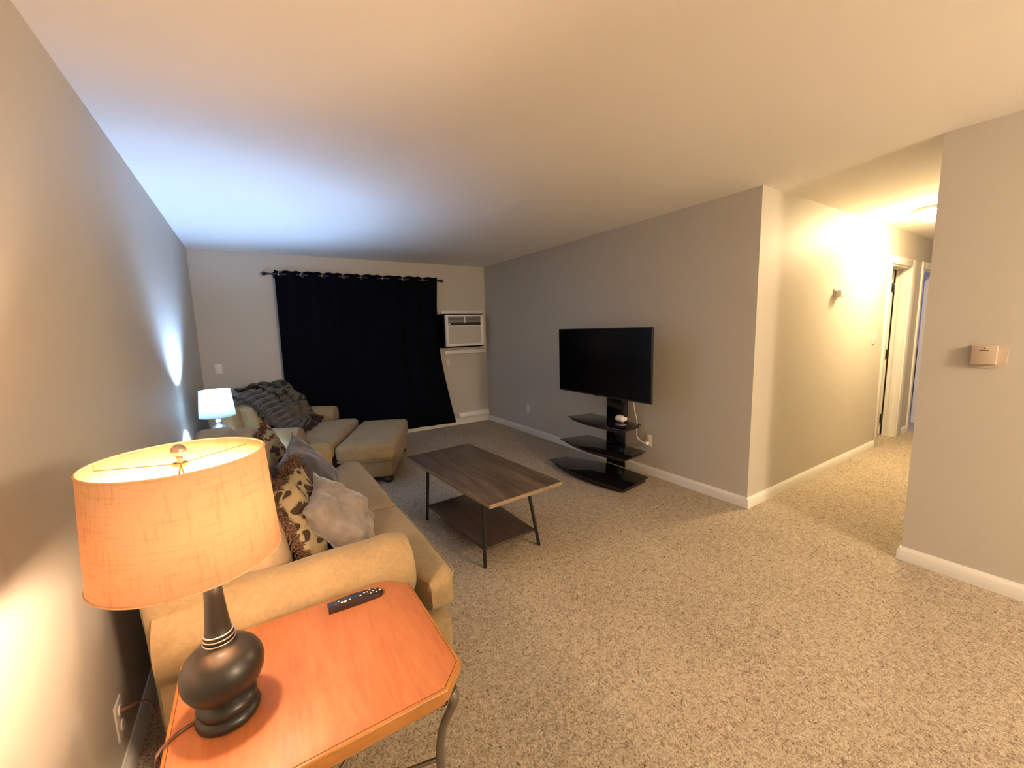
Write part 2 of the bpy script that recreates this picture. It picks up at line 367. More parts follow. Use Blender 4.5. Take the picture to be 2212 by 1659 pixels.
# patio door behind the curtain
gl = mat('door_glass', (.8, .85, .9), .02, spec=.5); gl.node_tree.nodes['Principled BSDF'].inputs['Transmission Weight'].default_value = 1
b = bmesh.new()
for x0, x1 in ((OX0, OX0+.06), (1.345, 1.405), (OX1-.06, OX1)): box(b, x0, x1, YB+.02, YB+.09, .02, OZ1, .003)
for z0, z1 in ((0, .08), (OZ1-.06, OZ1)): box(b, OX0+.06, 1.345, YB+.02, YB+.09, z0, z1, .003); box(b, 1.405, OX1-.06, YB+.02, YB+.09, z0, z1, .003)
wd = struct('window_1', b, M['trim'])
obj('pane', bx(OX0+.06, 1.345, YB+.05, YB+.056, .08, OZ1-.06), gl, wd); obj('pane', bx(1.405, OX1-.06, YB+.05, YB+.056, .08, OZ1-.06), gl, wd)

# ------------------------------------------------------------------ curtain rod and curtains
RZ, RY = 2.195, 5.695
rod = thing('curtain_rod', 'black curtain rod with round end knobs above the navy curtains', 'curtain rod', (1.34, RY, RZ))
b = bmesh.new(); tube(b, [(.26, RY, RZ), (1.34, RY, RZ), (2.42, RY, RZ)], .010, 12); obj('rod', b, M['black'], rod, True)
for sx, x in ((-1, .262), (1, 2.418)):
    b = bmesh.new(); lathe(b, [(.010, -.01), (.013, 0), (.013, .008), (.008, .012), (.018, .022), (.024, .036), (.022, .05), (.012, .06), (0, .062)], 20)
    b.transform(Matrix.Translation((x, RY, RZ)) @ Matrix.Rotation(sx*PI/2, 4, 'Y')); obj('finial', b, M['black'], rod, True)
for x in (.33, 2.385):
    b2 = bmesh.new(); box(b2, x-.006, x+.006, RY+.009, YB-.006, RZ-.008, RZ+.004, .002); box(b2, x-.014, x+.014, YB-.007, YB, RZ-.04, RZ+.03, .002); obj('bracket', b2, M['black'], rod, True)
def curtain(name, label, xa, xb, ca, cb, waves, seed, yoff, bot):
    root = thing(name, label, 'curtain', ((xa+xb)/2, RY, 0), group=None)
    nx, nzz = 150, 46; b = bmesh.new(); G = []
    for j in range(nzz+1):
        t = j/nzz; row = []                       # t 0 bottom, 1 top
        x0 = ca(t); x1 = cb(t); zb = bot
        for i in range(nx+1):
            s = i/nx; ph = s*waves*2*PI
            amp = .030*(.45+.55*t)*(1+.5*math.sin(s*11+seed)*(1-t)); x = x0+(x1-x0)*(s+.010*math.sin(ph*.5+seed)*(1-t))
            y = RY+yoff*(1-t**6)+amp*math.sin(ph+1.2*(1-t)*math.sin(s*5+seed))*(1 if t < .93 else 1)+.006*nz((x*3, t*4, seed), 1)
            zt = 2.235+.006*math.cos(ph*2)
            z = zb(s)+(zt-zb(s))*t
            row.append(b.verts.new((x, min(y, YB-.022), z)))
        G.append(row)
    for j in range(nzz):
        for i in range(nx): b.faces.new((G[j][i], G[j][i+1], G[j+1][i+1], G[j+1][i]))
    o = obj('cloth', b, M['curtain'], root, True, smooth=180); so = o.modifiers.new('s', 'SOLIDIFY'); so.thickness = .004
    for k in range(int(waves*2)):
        s = (k+.5)/(waves*2); x = ca(1)+(cb(1)-ca(1))*s; ang = (1 if k % 2 == 0 else -1)
        g = bmesh.new()
        for q in range(20):
            pass
        R1 = [(.0235*math.cos(2*PI*i/20), .0235*math.sin(2*PI*i/20), 0) for i in range(20)]
        g = ring_path(R1, .0055, 6)
        g.transform(Matrix.Translation((x, RY+.018*ang*0, RZ-.002)) @ Matrix.Rotation(ang*.55, 4, 'Z') @ Matrix.Rotation(PI/2, 4, 'X'))
        gg = obj('grommet', g, M['chrome'], root, True, smooth=180)
    return root
curtain('curtain', 'left navy blackout curtain hanging beside the armchair', .33, 1.28, lambda t: .31+.02*t, lambda t: 1.30-.02*t, 4, 1.0, 0, lambda s: .04)
curtain('curtain', 'right navy blackout curtain flaring out at its hem beside the air conditioner', 1.26, 2.40, lambda t: 1.24+.02*t, lambda t: 2.385-.030*min(1, (1-t)*5)+.44*max(0, (1-t)-.42)**1.3, 4, 2.3, -.012, lambda s: .085-.02*s)

# ------------------------------------------------------------------ air conditioner
ac = thing('air_conditioner', 'white through-wall air conditioner right of the dark curtain', 'air conditioner', (2.8, YB, AZ0))
b = bmesh.new()
for a in ((2.455, 3.17, AZ1, AZ1+.055), (AX1, 3.17, AZ0-.03, AZ1), ): box(b, a[0], a[1], YB-.022, YB, a[2], a[3], .003)
obj('surround', b, M['trim'], ac, True)
obj('sill', bx(2.47, 3.17, YB-.045, YB, AZ0-.10, AZ0-.045, .004), M['trim'], ac, True)
FY = 5.60; fx0, fx1, fz0, fz1 = 2.447, 3.075, 1.235, 1.70
b = bmesh.new(); box(b, 2.418, AX1-.001, FY+.05, YB+.10, AZ0+.001, AZ1-.001); obj('body', b, mat('matte_black', (.004, .004, .004), .95, spec=.02), ac, True)
b = bmesh.new(); f = .045
box(b, fx0, fx0+f, FY, FY+.05, fz0, fz1, .006); box(b, fx1-f, fx1, FY, FY+.05, fz0, fz1, .006)
box(b, fx0+f, fx1-f, FY, FY+.05, fz1-.025, fz1, .004); box(b, fx0+f, fx1-f, FY, FY+.05, fz0, fz0+.04, .004); box(b, fx0+f, fx1-f, FY+.004, FY+.05, fz1-.168, fz1-.155, .002)
obj('front_frame', b, M['white'], ac, True)
g0, g1 = fx0+f, fx1-f
obj('grille', bx(g0, g1, FY+.008, FY+.04, fz0+.04, fz1-.168), M['acgrille'], ac, True)
b = bmesh.new(); zz = fz0+.05
while zz < fz1-.175: box(b, g0+.008, g1-.008, FY+.004, FY+.008, zz, zz+.005); zz += .0125
o = obj('grille_ribs', b, M['acgrille'], ac, True); o['kind'] = 'stuff'
obj('control_slot', bx(g0, g1, FY+.012, FY+.04, fz1-.155, fz1-.115), M['blackpl'], ac, True)
obj('louvre_recess', bx(g0, g1, FY+.03, FY+.045, fz1-.115, fz1-.025), M['dgrey'], ac, True)
for k in range(4):
    z = fz1-.040-.02*k; b = bx(g0+.004, g1-.004, FY+.006, FY+.028, z-.002, z+.002); obj('louvre', b, M['acgrille'], ac, True)
obj('divider', bx((g0+g1)/2-.008, (g0+g1)/2+.008, FY+.003, FY+.03, fz1-.115, fz1-.025), M['white'], ac, True)
b = bmesh.new(); lathe(b, [(.012, 0), (.012, .01), (.009, .014), (0, .014)], 16); b.transform(Matrix.Translation((g0+.022, FY+.012, fz1-.135)) @ Matrix.Rotation(PI/2, 4, 'X')); obj('knob', b, M['white'], ac, True)
# low register under it
hr = thing('wall_register', 'low white floor-level register box under the air conditioner', 'register', (2.92, YB-.016, 0))
b = bmesh.new(); prism(b, [(YB-.017, .102), (YB-.055, .102), (YB-.062, .125), (YB-.040, .185), (YB-.001, .195), (YB-.001, .102)], 2.66, 3.195, .003, 'x'); obj('cover', b, M['white'], hr, True)
obj('slot', bx(2.69, 3.165, YB-.0615, YB-.05, .112, .122), M['acgrille'], hr, True)

# ------------------------------------------------------------------ small wall fittings
def plate(name, label, cat, c, nrm, w_=.07, h_=.115, kind='outlet', m=None):
    """c centre on the wall, nrm outward"""
    m = m or M['ivory']; rz = math.atan2(nrm[1], nrm[0])+PI/2        # local -Y faces out
    r = thing(name, label, cat, c, rz)
    obj('plate', bx(-w_/2, w_/2, -.006, 0, -h_/2, h_/2, .0025), m, r)
    if kind == 'outlet':
        for z in (-.027, .027):
            b = bmesh.new(); lathe(b, [(.0165, 0), (.0165, .003), (.0, .003)], 20); b.transform(Matrix.Translation((0, -.006, z)) @ Matrix.Rotation(PI/2, 4, 'X'))
            f_ = obj('socket', b, M['white'], r)
            s = bmesh.new()
            for x in (-.006, .006): box(s, x-.0012, x+.0012, -.0095, -.0088, z-.002, z+.006)
            obj('slots', s, M['blackpl'], f_)
    elif kind == 'switch':
        obj('toggle', bx(-.006, .006, -.016, -.006, -.010, .014, .002), M['white'], r)
    elif kind == 'jack':
        obj('jack', bx(-.012, .012, -.010, -.006, -.012, .012, .001), m, r)
    b = bmesh.new(); z = 0 if kind == 'outlet' else h_/2-.018
    lathe(b, [(.003, 0), (.003, .0015), (0, .0015)], 10); b.transform(Matrix.Translation((0, -.006, z)) @ Matrix.Rotation(PI/2, 4, 'X')); obj('screw', b, M['pewter'], r)
    return r
plate('wall_outlet', 'white outlet plate on the back wall above the small lamp', 'outlet', (-.325, YB, 1.105), (0, -1), .068, .112, 'jack', M['white'])
plate('switch_plate', 'small white plate on the back wall half behind the curtain under the air conditioner', 'outlet', (2.535, YB, .995), (0, -1), .06, .115, 'jack')
plate('wall_outlet', 'white outlet low on the wall left of the television stand', 'outlet', (XT, 4.645, .35), (-1, 0))
plate('wall_outlet', 'white outlet with a white plug and cord behind the television stand', 'outlet', (XT, 2.575, .345), (-1, 0))
plate('light_switch', 'pale light switch beside the first hall door', 'switch', (5.65, YC, 1.255), (0, -1), .075, .12, 'switch')
po = plate('wall_outlet', 'outlet with a dark plug on the left wall beside the orange table', 'outlet', (XL, 1.725, .225), (1, 0), .075, .125)
pl = thing('lamp_plug', 'dark brown plug stuck in the near left wall outlet', 'plug', (XL+.009, 1.725, .252))
b = bmesh.new(); tube(b, [(XL+.0095, 1.725, .252), (XL+.02, 1.725, .252), (XL+.04, 1.725, .254), (XL+.055, 1.725, .257)], lambda t: .012-.007*t, 12, .8); obj('plug_body', b, M['cord'], pl, True)
b = bmesh.new(); tube(b, catmull([(XL+.052, 1.725, .2565), (XL+.075, 1.722, .25), (XL+.095, 1.71, .20), (XL+.09, 1.68, .10), (XL+.11, 1.62, .01), (XL+.14, 1.5, .006)]), .003, 8); obj('plug_cord', b, M['cord'], pl, True)
th = thing('wall_sensor', 'small boxy white sensor high on the yellow-lit hall wall', 'sensor', (4.60, YC, 1.70))
obj('back_plate', bx(4.545, 4.655, YC-.010, YC, 1.665, 1.745, .003), M['ivory'], th, True); obj('housing', bx(4.56, 4.645, YC-.055, YC-.010, 1.672, 1.738, .008, seg=3), M['white'], th, True)
ts = thing('thermostat', 'beige thermostat on an unpainted patch of the right wall', 'thermostat', (XR, .455, 1.255))
b = bmesh.new(); prism(b, [(.388, 1.205), (.43, 1.192), (.50, 1.193), (.512, 1.212), (.510, 1.285), (.526, 1.302), (.505, 1.318), (.43, 1.320), (.392, 1.312), (.384, 1.28)], XR-.004, XR, 0, 'x')
obj('wall_plate', b, mat('unpainted_patch', (.52, .44, .35), .7), ts, True)
obj('housing', bx(XR-.030, XR-.004, .418, .509, 1.213, 1.310, .004), mat('beige_plastic', (.47, .39, .30), .5), ts, True)
obj('lever_slot', bx(XR-.0305, XR-.029, .447, .480, 1.282, 1.288), M['cord'], ts, True)
b = bmesh.new(); lathe(b, [(.0035, 0), (.0035, .004), (0, .004)], 10); b.transform(Matrix.Translation((XR-.028, .463, 1.297)) @ Matrix.Rotation(-PI/2, 4, 'Y')); obj('lever', b, M['cord'], ts, True)

# hall ceiling light
LX, LY = 5.32, 1.16
cl = thing('ceiling_light', 'round frosted dome light glowing on the hall ceiling', 'ceiling light', (LX, LY, H))
b = bmesh.new(); lathe(b, [(0, 0), (.150, 0), (.158, -.012), (.152, -.026), (.142, -.03), (0, -.03)], 48, LX, LY, H); obj('rim', b, M['white'], cl, True)
b = bmesh.new(); lathe(b, [(.138*math.cos(a*PI/2/12), -.0305-.085*math.sin(a*PI/2/12)) for a in range(13)], 48, LX, LY, H); obj('dome', b, M['domeglass'], cl, True, smooth=60)
# added globe lamp, unseen behind the camera, brightens the whole room
GX, GY, GZ = 2.35, -2.2, 1.98
cl2 = thing('added_pendant', 'added round globe pendant lamp, unseen behind the camera, that brightens the room', 'pendant lamp', (GX, GY, H))
b = bmesh.new(); lathe(b, [(0, 0), (.06, 0), (.062, -.01), (.03, -.03), (0, -.03)], 32, GX, GY, H); obj('canopy', b, M['white'], cl2, True)
b = bmesh.new(); tube(b, [(GX, GY, GZ+.24), (GX, GY, 2.3), (GX, GY, H-.03)], .004, 8); obj('cable', b, M['black'], cl2, True)
b = bmesh.new(); lathe(b, [(0, -.22)]+[(.22*math.cos(a), .22*math.sin(a)) for a in np.linspace(-PI/2+.1, PI/2-.17, 24)]+[(0, .2175)], 40, GX, GY, GZ); obj('globe', b, emit('added_globe_light', FILL, P_FILL), cl2, True, smooth=60)
b = bmesh.new(); lathe(b, [(.045, .218), (.045, .24), (0, .242)], 24, GX, GY, GZ); obj('cap', b, M['black'], cl2, True)

# ------------------------------------------------------------------ sofa
sofa = thing('sofa', 'khaki rolled-arm two-seat sofa along the left wall', 'sofa', (.12, 2.48, 0))
def armpts(yc, out, zr=.525, r=.125, z0=.06):
    """rolled arm outline in (y,z); out=-1 near arm, +1 far arm"""
    P = [(yc-out*.085, z0), (yc+out*.075, z0), (yc+out*.08, zr-.17)]
    for i in range(17):
        a = math.radians(-50+250*i/16); P.append((yc+out*r*math.cos(a)*1.0, zr+r*math.sin(a)))
    P.append((yc-out*.085, zr-.12)); return P
def arm(name, yc, out, x0, x1, m, parent, world=True, zr=.525, r=.125, seed=0):
    P = armpts(yc, out, zr, r); b = bmesh.new(); N = 26; rings = []
    for k in range(N+1):
        t = k/N; x = x0+(x1-x0)*t; sh = 1.0
        e = min(t, 1-t)*N
        if e < 3: sh = 1-.035*(1-e/3)**2*3.0*.6
        cz = zr
        ring = []
        for (y, z) in P:
            yy = yc+(y-yc)*sh; q = z if z < .1 else cz+(z-cz)*(sh if z > zr-.15 else 1)
            n1 = .006*nz((x, yy, q), 6, seed)+.003*nz((x, yy, q), 14, seed+4)
            ring.append(b.verts.new((x, yy+n1, q+n1 if q > .1 else q)))
        rings.append(ring)
    n_ = len(P)
    for a, c in zip(rings, rings[1:]):
        for i in range(n_): b.faces.new((a[i], a[(i+1) % n_], c[(i+1) % n_], c[i]))
    b.faces.new(rings[0][::-1]); b.faces.new(rings[-1])
    return obj(name, b, m, parent, world, smooth=60)
XB = -.345
arm('arm', 1.585, -1, XB+.02, .460, M['sofa'], sofa, seed=1)
arm('arm', 3.385, 1, XB+.02, .44, M['sofa'], sofa, zr=.505, seed=2)
# front scroll piping on the near arm
for yc, x, zr in ((1.585, .462, .525), (3.385, .442, .505)):
    pts = [(x, yc+.112*math.cos(a), zr+.112*math.sin(a)) for a in np.linspace(0, 2*PI, 33)[:-1]]
    obj('arm_piping', ring_path(pts, .005, 6), M['sofa'], sofa, True, smooth=180)
obj('base', soft(XB+.03, .60, 1.665, 3.305, .05, .30, .03, 10, wr=.002), M['sofa'], sofa, True, smooth=60)
obj('front_rail', soft(.50, .615, 1.47, 3.46, .045, .285, .03, 12, wr=.003, seed=3), M['sofa'], sofa, True, smooth=60)
obj('back', soft(XB, XB+.24, 1.53, 3.44, .06, .86, .07, 16, crown=.01, wr=.006, seed=5, warp=lambda p: (p[0]-.03*(p[2]/.86), p[1], p[2])), M['sofa'], sofa, True, smooth=60)
def tcush(y0, y1, ear0, ear1, seed):
    """seat cushion whose front wraps around the arm"""
    def wp(p):
        x, y, z = p
        f = max(0, min(1, (x-.47)/.07)); f = f*f*(3-2*f)
        ym = (y0+y1)/2
        if y < ym: y = y-ear0*f*((ym-y)/(ym-y0))
        else: y = y+ear1*f*((y-ym)/(y1-ym))
        return (x, y, z)
    return soft(-.12, .655, y0, y1, .29, .455, .045, 20, crown=.022, puff=.012, wr=.006, seed=seed, warp=wp)
c1 = obj('seat_cushion', tcush(1.675, 2.335, .17, 0, 7), M['sofa'], sofa, True, smooth=60)
c2_ = obj('seat_cushion', tcush(2.340, 3.295, 0, .10, 8), M['sofa'], sofa, True, smooth=60)
for (y0, y1) in ((1.505, 2.335), (2.34, 3.395)):
    for z in (.315, .432): 
        pts = rrect(.40, .655, y0+.012, y1-.012, z, .045)
        pts = [p for p in pts if p[0] > .52]
        bmm = bmesh.new(); pts = sorted(pts, key=lambda p: p[1]); tube(bmm, pts, .0045, 6); obj('piping', bmm, M['sofa'], sofa, True, smooth=180)
for y0, y1, s in ((1.66, 2.42, 3), (2.44, 3.26, 4)):
    o = obj('back_cushion', soft(-.11, .07, y0, y1, .46, .86, .075, 16, crown=.02, puff=.03, wr=.010, seed=s, warp=lambda p: (p[0]-.16*(p[2]-.46), p[1], p[2])), M['suede'], sofa, True, smooth=60)
for x, y in ((.55, 1.56), (.55, 3.37), (-.27, 1.58), (-.27, 3.38)):
    b = bmesh.new(); lathe(b, [(0, 0), (.028, 0), (.038, .02), (.04, .035), (.03, .05), (.0, .05)], 20, x, y, 0); obj('foot', b, M['darkfoot'], sofa, True)

def place(o, loc, rot): o.location = loc; o.rotation_euler = rot; return o
def fringe(parent, pts, length, m, n, seed, r=.0016, curl=.02, name='fringe'):
    """bundle of curled yarns along a polyline"""
    rnd = random.Random(seed); b = bmesh.new(); P = [Vector(p) for p in pts]
    seg = [(P[i+1]-P[i]).length for i in range(len(P)-1)]; tot = sum(seg)
    for k in range(n):
        s = rnd.random()*tot; i = 0
        while s > seg[i] and i < len(seg)-1: s -= seg[i]; i += 1
        a = P[i].lerp(P[i+1], s/seg[i]); d = Vector((rnd.gauss(0, 1), rnd.gauss(0, 1), rnd.gauss(0, 1))).normalized()
        q = [a]; cur = a.copy(); v = d*length/4; ax = Vector((rnd.gauss(0, 1), rnd.gauss(0, 1), rnd.gauss(0, 1))).normalized(); ph = rnd.random()*.9+.3
        for j in range(4):
            cur = cur+v; v = Matrix.Rotation(ph, 3, ax) @ v; q.append(cur.copy())
        rr = r*(.7+.8*rnd.random()); tube(b, q, rr, 4)
    o = obj(name, b, m, parent, smooth=180); o['kind'] = 'stuff'; return o
# throw pillows on the sofa; local Y is the thickness axis
p1 = thing('throw_pillow', 'cream and brown floral tapestry pillow with curly fringe behind the table lamp shade', 'pillow', (.135, 1.975, .665))
p1.rotation_euler = (math.radians(20), math.radians(4), math.radians(-108))
obj('pillow_cover', pillow(.45, .12, seed=11, wr=.012), M['tap'], p1, smooth=180)
e = .205
fringe(p1, [(e, 0, -e), (e*.95, 0, 0), (e, 0, e)], .036, M['fringe'], 800, 3, .0019)
fringe(p1, [(-e, 0, -e), (-e*.93, 0, 0), (-e, 0, e)], .05, M['fringe'], 400, 13, .0022)
fringe(p1, [(-e, 0, e), (0, 0, e*.93), (e, 0, e)], .04, M['fringe'], 420, 4, .0020)
fringe(p1, [(-e, 0, -e), (0, 0, -e*.93), (e, 0, -e)], .04, M['fringe'], 250, 5, .0020)
p3 = thing('throw_pillow', 'taupe crushed velvet pillow leaning against the near sofa arm', 'pillow', (.290, 1.985, .605))
p3.rotation_euler = (math.radians(38), math.radians(6), math.radians(-103))
obj('pillow_cover', pillow(.42, .20, seed=23, wr=.022), M['taupe'], p3, smooth=180)
p2 = thing('throw_pillow', 'plain slate grey velvet pillow in the middle of the sofa', 'pillow', (.235, 2.62, .635))
p2.rotation_euler = (math.radians(32), math.radians(10), math.radians(-106))
obj('pillow_cover', pillow(.46, .19, seed=31, wr=.012), M['blue'], p2, smooth=180)
p4 = thing('throw_pillow', 'floral tapestry pillow at the far end of the sofa against its back', 'pillow', (.065, 3.03, .675))
p4.rotation_euler = (math.radians(16), math.radians(4), math.radians(-100))
obj('pillow_cover', pillow(.42, .15, seed=41, wr=.010), M['tap'], p4, smooth=180)
e = .2
fringe(p4, [(-e, 0, e), (0, 0, e*.93), (e, 0, e)], .035, M['fringe'], 300, 6, .0022)
fringe(p4, [(e, 0, -e), (e*.93, 0, 0), (e, 0, e)], .035, M['fringe'], 250, 7, .0022)

# ------------------------------------------------------------------ armchair (turned) with ottoman
A0 = math.radians(-25)
FX, FY_ = math.cos(A0), math.sin(A0)
def cw(f, w_, z=0): return (f*.906+w_*.4226, -f*.4226+w_*.906, z)
ch = thing('armchair', 'wide khaki rolled-arm chair with throws on its back in the far corner', 'armchair', cw(-1.7, 4.5), A0)
arm('arm', -.565, -1, -.44, .22, M['sofa'], ch, False, zr=.50, r=.12, seed=5)
arm('arm', .565, 1, -.44, .22, M['sofa'], ch, False, zr=.50, r=.12, seed=6)
obj('base', soft(-.44, .40, -.485, .485, .05, .28, .03, 8, wr=.002), M['sofa'], ch, smooth=60)
obj('front_rail', soft(.30, .42, -.60, .60, .045, .275, .03, 8, wr=.003), M['sofa'], ch, smooth=60)
obj('back', soft(-.50, -.26, -.60, .60, .06, .82, .06, 14, crown=.01, wr=.008, seed=9, warp=lambda p: (p[0]-.08*p[2], p[1], p[2])), M['sofa'], ch, smooth=60)
obj('back_cushion', soft(-.30, -.12, -.47, .47, .45, .84, .06, 14, crown=.015, puff=.012, wr=.012, seed=10, warp=lambda p: (p[0]-.22*(p[2]-.45), p[1], p[2])), M['sofa'], ch, smooth=60)
def wp(p):
    x, y, z = p; f = max(0, min(1, (x-.22)/.07)); f = f*f*(3-2*f); return (x, y*(1+.22*f), z)
obj('seat_cushion', soft(-.20, .48, -.475, .475, .28, .455, .05, 18, crown=.03, puff=.01, wr=.007, seed=12, warp=wp), M['sofa'], ch, smooth=60)
for x, y in ((.36, -.53), (.36, .53), (-.42, -.52), (-.42, .52)):
    b = bmesh.new(); lathe(b, [(0, 0), (.028, 0), (.038, .02), (.04, .035), (.03, .05), (.0, .05)], 20, x, y, 0); obj('foot', b, M['darkfoot'], ch)
ot = thing('ottoman', 'wide khaki ottoman on dark bun feet in front of the armchair', 'ottoman', cw(-.925, 4.53), A0)
obj('cushion', soft(-.275, .275, -.59, .59, .235, .405, .05, 20, crown=.022, puff=.008, wr=.007, seed=14), M['sofa'], ot, smooth=60)
obj('base', soft(-.25, .25, -.565, .565, .065, .245, .03, 10, wr=.004, seed=15), M['sofa'], ot, smooth=60)
obj('piping', ring_path(rrect(-.268, .268, -.583, .583, .245, .05), .006, 6), M['sofa'], ot, smooth=180)
obj('piping', ring_path(rrect(-.268, .268, -.583, .583, .375, .05), .005, 6), M['sofa'], ot, smooth=180)
for x in (-.19, .19):
    for y in (-.50, .50):
        b = bmesh.new(); lathe(b, [(0, 0), (.034, 0), (.05, .015), (.056, .032), (.05, .052), (.036, .066), (.0, .066)], 24, x, y, 0); obj('foot', b, M['darkfoot'], ot)
# throws on the chair back: sheets draped along a profile (x,z) in chair space
def drape(root, name, prof, yf, nx, ny, m, ridge=None, thick=.018, seed=0, wr=.01, sm=180):
    P = catmull([(a, 0, c) for a, c in prof], 8); L = [0]
    for a, c in zip(P, P[1:]): L.append(L[-1]+(c-a).length)
    b = bmesh.new(); G = []
    for i in range(nx+1):
        s = i/nx*L[-1]; k = 0
        while k < len(L)-2 and L[k+1] < s: k += 1
        q = P[k].lerp(P[k+1], (s-L[k])/max(1e-9, L[k+1]-L[k])); d = (P[k+1]-P[k]).normalized(); n_ = Vector((d.z, 0, -d.x))
        if n_.z < 0 and abs(n_.z) > abs(n_.x): n_ = -n_
        if abs(n_.z) <= abs(n_.x) and n_.x < 0 and q.x > -.42: n_ = -n_
        row = []
        for j in range(ny+1):
            t = j/ny; y = yf(i/nx, t); h = wr*(nz((q.x, y, q.z), 5, seed)*1.6+nz((q.x, y, q.z), 11, seed+1))+wr
            if ridge: h += ridge(s, y, t)
            row.append(b.verts.new(Vector((q.x, y, q.z))+n_*h))
        G.append(row)
    for i in range(nx):
        for j in range(ny): b.faces.new((G[i][j], G[i+1][j], G[i+1][j+1], G[i][j+1]))
    o = obj(name, b, m, root, smooth=sm); so = o.modifiers.new('s', 'SOLIDIFY'); so.thickness = thick; so.offset = -1; return o, G
t2 = thing('throw_blanket', 'olive floral tapestry throw bunched over the right end of the armchair back', 'blanket', cw(-1.7, 4.5), A0)
t2.location.z = 0
o, _ = drape(t2, 'blanket_sheet', [(-.63, .60), (-.62, .75), (-.57, .87), (-.44, .905), (-.30, .905), (-.19, .83), (-.10, .68), (-.04, .55), (.03, .50)], lambda s, t: .0+.02*math.sin(9*s)+(.42-.05*math.sin(7*s))*t, 60, 34, M['tap2'], seed=61, wr=.030, thick=.02,
             ridge=lambda s, y, t: .02*math.sin(y*26+s*5)+.012*math.sin(s*30+y*6))
fringe(t2, [(.05, .04, .50), (.08, .25, .50), (.06, .46, .50)], .07, M['fringe2'], 300, 9, .003)
t1 = thing('throw_blanket', 'charcoal ribbed plush throw draped over the left part of the armchair back', 'blanket', cw(-1.7, 4.5), A0)
def rid(s, y, t):
    ph = (s+.10*(y+.2)+.012*math.sin(y*14))/.060; return .036*abs(math.sin(PI*ph))**.75
o, _ = drape(t1, 'blanket_sheet', [(-.42, .89), (-.33, .885), (-.22, .82), (-.12, .69), (-.04, .58), (.03, .52), (.10, .50)], lambda s, t: -.50+.06*s+(.60+.04*s)*t, 110, 40, M['fur'], seed=71, wr=.004, thick=.02, ridge=rid)
fringe(t1, [(.10, -.40, .50), (.12, -.1, .50), (.12, .1, .50)], .06, M['fringe2'], 260, 12, .003)

# ------------------------------------------------------------------ side table with small lamp
st = thing('side_table', 'small round wooden side table hidden between sofa and armchair', 'table', (-.27, 3.90, 0))
b = bmesh.new(); lathe(b, [(0, .575), (.175, .575), (.185, .583), (.185, .594), (.178, .60), (0, .60)], 40); obj('tabletop', b, M['walnut'], st)
b = bmesh.new(); lathe(b, [(.03, .05), (.022, .12), (.03, .2), (.018, .3), (.026, .45), (.04, .575)], 20); obj('pedestal', b, M['walnut'], st)
b = bmesh.new(); lathe(b, [(0, 0), (.14, 0), (.145, .015), (.05, .05), (0, .05)], 32); obj('base', b, M['walnut'], st)
SX, SY, SZ = -.265, 3.955, .60
l2 = thing('table_lamp', 'small lamp with glowing white shade and dark glass base behind the sofa', 'lamp', (SX, SY, SZ))
b = bmesh.new(); lathe(b, [(0, 0), (.045, 0), (.05, .008), (.035, .02), (.03, .035), (.05, .06), (.066, .095), (.062, .13), (.040, .165), (.020, .185), (.016, .20), (0, .20)], 40)
gb = obj('base', b, mat('smoky_glass', (.02, .018, .02), .08, spec=.8), l2)
b = bmesh.new(); lathe(b, [(.018, .196), (.022, .20), (.018, .205), (.022, .212), (.016, .218), (.010, .222), (.010, .335), (0, .335)], 20); obj('stem', b, M['chrome'], l2)
b = bmesh.new(); lathe(b, [(0, -.028), (.016, -.024), (.027, -.005), (.028, .01), (.018, .032), (0, .038)], 20, 0, 0, .365); obj('bulb', b, emit('cool_bulb', COOL, P_COOL), l2)
b = bmesh.new(); lathe(b, [(.122, .245), (.104, .455)], 48, cap=False); s2 = obj('shade', b, M['shade2'], l2, smooth=60); q = s2.modifiers.new('s', 'SOLIDIFY'); q.thickness = .0015
b = bmesh.new()
for k in range(3):
    a = k*2*PI/3; tube(b, [(.01*math.cos(a), .01*math.sin(a), .44), (.06*math.cos(a), .06*math.sin(a), .44), (.104*math.cos(a), .104*math.sin(a), .448)], .0015, 6)
lathe(b, [(.012, .436), (.012, .444)], 16); obj('shade_spider', b, M['brass'], l2)
b = bmesh.new(); 
for sgn in (-1, 1): tube(b, catmull([(0, sgn*.012, .30), (0, sgn*.05, .34), (0, sgn*.05, .39), (0, sgn*.012, .44)]), .0015, 6)
obj('harp', b, M['brass'], l2)

# ------------------------------------------------------------------ coffee table
ct = thing('coffee_table', 'walnut-topped coffee table with lower shelf and thin black legs', 'coffee table', (1.32, 2.58, 0), 0)
K = [(.985, 3.175), (1.565, 3.215), (1.645, 2.005), (1.075, 1.965)]
def quadbox(Kq, z0, z1, bev=0):
    return prism(bmesh.new(), Kq, z0, z1, bev)
def shrink(Kq, d): 
    cx = sum(p[0] for p in Kq)/4; cy_ = sum(p[1] for p in Kq)/4
    return [(cx+(x-cx)*(1-d/.28), cy_+(y-cy_)*(1-d/.6)) for x, y in Kq]
obj('tabletop', quadbox(K, .4405, .463, .0015), M['walnut'], ct, True)
def edgeband(Kq, z0, z1, t, name='edge_band'):
    n_ = 4
    for i in range(4):
        a = Vector((*Kq[i], 0)); c = Vector((*Kq[(i+1) % 4], 0)); d = (c-a).normalized(); nn = Vector((d.y, -d.x, 0))
        ctr = Vector((sum(p[0] for p in Kq)/4, sum(p[1] for p in Kq)/4, 0))
        if nn.dot(a-ctr) < 0: nn = -nn
        b = bmesh.new(); q = [a, c, c+nn*t, a+nn*t]; prism(b, [(v.x, v.y) for v in q], z0, z1, .0006); obj(name, b, M['walnutedge'], ct, True)
edgeband(K, .4400, .4632, .002)
